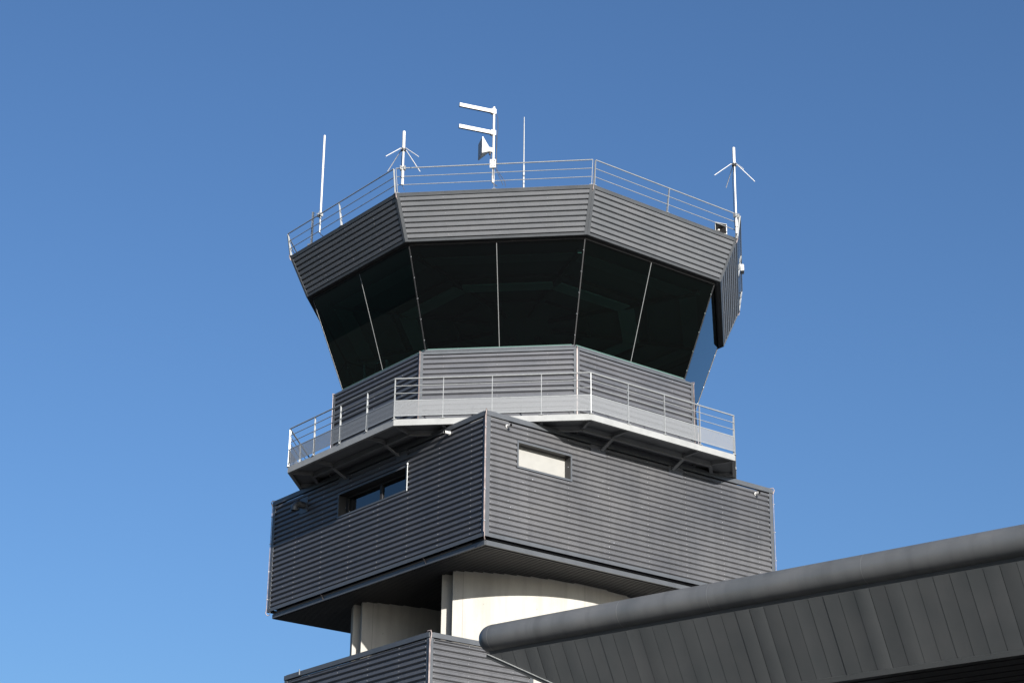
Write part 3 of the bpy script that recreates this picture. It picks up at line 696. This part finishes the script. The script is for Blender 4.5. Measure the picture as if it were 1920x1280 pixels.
# loudspeaker
r_ = thing('horn_loudspeaker', 'grey square horn loudspeaker behind the right roof edge', 'loudspeaker', W(6.12, -2.72, 24.27), PHI+R(-62))
def fr(x, s, z=.40, sy=1.15): return [Vector((x, a*s*sy, z+b*s)) for a, b in ((-1, -1), (1, -1), (1, 1), (-1, 1))]
mb = MB(); A0, A1 = fr(.30, .17), fr(0, .06)
for i in range(4): mb.face([A1[i], A1[(i+1) % 4], A0[(i+1) % 4], A0[i]]); 
B0, B1 = fr(.295, .15), fr(.02, .05)
for i in range(4): mb.face([B0[i], B0[(i+1) % 4], B1[(i+1) % 4], B1[i]], 1)
mb.face(B1, 1); mb.face(A1[::-1])
for i in range(4): mb.face([A0[i], A0[(i+1) % 4], B0[(i+1) % 4], B0[i]])
mb.build('horn_bell', [M['deck'], M['soffit']], r_)
mb = MB(); mb.tube([(.02, 0, .40), (.16, 0, .40), (.18, 0, .40)], [.035, .035, .02], 12); mb.build('horn_throat', M['white'], r_)
mb = MB(); mb.tube([(-.22, 0, .40), (0, 0, .40)], .09, 14); mb.build('driver', M['steel'], r_)
mb = MB(); mb.bar((-.05, 0, 0), (-.05, 0, .34), (.02, 0, 0), (0, .09, 0)); mb.build('bracket', M['steel'], r_)
# floodlight on the far right railing
r_ = thing('floodlight', 'white floodlight clamped to the railing on the far right side of the roof', 'floodlight', W(6.80, .15, 24.72), PHI)
mb = MB(); mb.box((.05, 0, .0), (.10, .28, .22)); mb.build('housing', M['steel'], r_)
mb = MB(); mb.box((.105, 0, -.0), (.01, .24, .18)); mb.build('lens', M['white'], r_)

# ------------------------------------------------------------------ terminal building, lower right
TP = Vector((0.166, -13.285, 10.210)); TA = math.atan2(-.6356, .7721); RT = .30
TB = thing('terminal_building', 'dark grey metal roof edge with a rounded tube rim crossing in front of the tower', 'building', (TP.x, TP.y, -1.59), TA)
TBZ = Vector((0, 0, TP.z+1.59))
def tt(mb, name, mats, parent=None):
    o = mb.build(name, mats, parent or TB); o.location = TBZ if parent is None else (0, 0, 0); return o
X0, X1 = -1.07, 46.0
SL = math.tan(R(61)); zp0 = -.37; zp1 = -1.80; w1 = (zp0-zp1)/SL
# rim tube: comes along the front, turns at the corner and runs back
cx = X0+.02; rr = .16
pts = [(X1, 0, 0)] + [(x, 0, 0) for x in (40, 30, 20, 10, 5, 2, 0.5)] + [(cx+rr, 0, 0)]
for k in range(1, 8):
    t = k/8*math.pi/2; pts.append((cx+rr-rr*math.sin(t)-.0, rr-rr*math.cos(t), 0))
pts += [(cx, rr, 0), (cx, 3, 0), (cx, 26, 0)]
mb = MB(); mb.tube(pts, RT, 40)
rim = tt(mb, 'rim_tube', M['zinc'])
for x in (-.88, 2.72, 5.02, 8.62, 12.2, 15.8):
    mb = MB(); mb.tube([(x, 0, 0), (x+.012, 0, 0)], RT+.0035, 40, cap=False); tt(mb, 'tube_joint', M['zinc_seam'], rim)
# sloping fascia panels between rim and bottom trim, slightly individual
rnd = random.Random(4)
def fp(x, t, off=0): # t 0 top..1 bottom on the sloping plane
    return Vector((x, t*w1 - off*math.sin(R(61)), zp0+(zp1-zp0)*t-off*math.cos(R(61))))
HT = 1.62/1.42   # hip: x distance gained per metre of w
def hipx(t): return X0 + t*w1*3.6
pw = .345; x = X0; tones = []
mb = MB(); i = 0
edges = [X0+.02+pw*j for j in range(137)]
for a, b in zip(edges, edges[1:]):
    g_ = .004; a_ = a+g_; b_ = b-g_; o1_ = rnd.uniform(0, .006); o2_ = rnd.uniform(0, .006); blg = rnd.uniform(-.004, .007)
    if (b_-X0)/(3.6*w1) <= .01: continue
    tone = rnd.choice((.93, .97, 1.0, 1.02, 1.05)); ns = 5
    for q in range(ns):
        xa = a_+(b_-a_)*q/ns; xb = a_+(b_-a_)*(q+1)/ns
        bul = lambda u: o1_+(o2_-o1_)*u+blg*4*u*(1-u)
        oa, ob = bul(q/ns), bul((q+1)/ns)
        ta = min(1, max(0, (xa-X0)/(3.6*w1))); tb_ = min(1, max(0, (xb-X0)/(3.6*w1)))
        mb.tone[len(mb.f)] = tone
        mb.face([fp(xa, 0, oa), fp(xb, 0, ob), fp(xb, tb_, ob), fp(xa, ta, oa)][::-1], 0, False)
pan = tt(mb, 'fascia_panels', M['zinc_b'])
mb = MB(); mb.face([fp(X0+.01, 0, -.012), fp(X1, 0, -.012), fp(X1, 1, -.012), fp(hipx(1), 1, -.012)][::-1]); 
tt(mb, 'panel_backing', M['black'])
# strip between tube and panels
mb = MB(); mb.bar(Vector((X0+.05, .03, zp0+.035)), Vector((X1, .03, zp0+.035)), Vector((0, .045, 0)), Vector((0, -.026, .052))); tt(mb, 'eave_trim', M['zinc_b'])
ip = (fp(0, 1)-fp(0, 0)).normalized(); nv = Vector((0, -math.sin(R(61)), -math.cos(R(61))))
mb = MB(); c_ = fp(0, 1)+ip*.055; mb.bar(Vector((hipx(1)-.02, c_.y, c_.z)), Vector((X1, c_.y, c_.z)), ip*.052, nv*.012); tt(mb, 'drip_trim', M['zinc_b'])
# hip trim at the end of the roof edge
h0, h1 = Vector((X0-.02, -.02, zp0+.03)), fp(hipx(1), 1)
e = (h1-h0).normalized(); nv = Vector((0, -math.sin(R(61)), -math.cos(R(61)))); sv = e.cross(nv).normalized()
sv = sv if sv.x < 0 else -sv
mb = MB(); mb.bar(h0, h1+e*.1, sv*.008, nv*.022, 1); mb.bar(h0+sv*.055, h1+e*.1+sv*.055, sv*.045, nv*.010, 0); tt(mb, 'hip_trim', [M['zinc_b'], M['steel']])
# end face running back from the hip
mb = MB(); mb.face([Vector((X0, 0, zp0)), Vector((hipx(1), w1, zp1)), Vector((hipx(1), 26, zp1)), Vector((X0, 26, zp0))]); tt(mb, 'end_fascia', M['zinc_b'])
# soffit with slats, roof surface, facade below
mb = MB(); mb.face([Vector((hipx(1), w1+.05, zp1-.03)), Vector((X1, w1+.05, zp1-.03)), Vector((X1, 8, zp1-.03)), Vector((hipx(1), 8, zp1-.03))][::-1])
for j in range(16):
    y = w1+.25+j*.45; mb.bar(Vector((hipx(1)+.1, y, zp1-.04)), Vector((X1, y, zp1-.04)), Vector((0, .16, 0)), Vector((0, 0, .012)), 0)
tt(mb, 'soffit', M['soffit'])
mb = MB(); mb.hexa([Vector(p) for p in ((cx, 0, .20), (X1, 0, .20), (X1, 26, .20), (cx, 26, .20), (cx, 0, .25), (X1, 0, .25), (X1, 26, .25), (cx, 26, .25))]); tt(mb, 'roof', M['zinc'])
gz = -1.59-TP.z
mb = MB(); mb.hexa([Vector(p) for p in ((4.5, 8, gz), (X1-1, 8, gz), (X1-1, 25, gz), (4.5, 25, gz), (4.5, 8, zp1-.02), (X1-1, 8, zp1-.02), (X1-1, 25, zp1-.02), (4.5, 25, zp1-.02))])
fa = tt(mb, 'facade', M['door'])
for j in range(14): mb = MB(); mb.box((4.6+j*3, 7.9, (gz+zp1)/2), (.12, .14, zp1-gz-.04)); tt(mb, 'facade_post', M['steel'], fa)
for j in range(7):
    mb = MB(); mb.tube([(5+j*6.6, 3.2, gz), (5+j*6.6, 3.2, zp1-.04)], .22, 20); tt(mb, 'column', M['conc'])
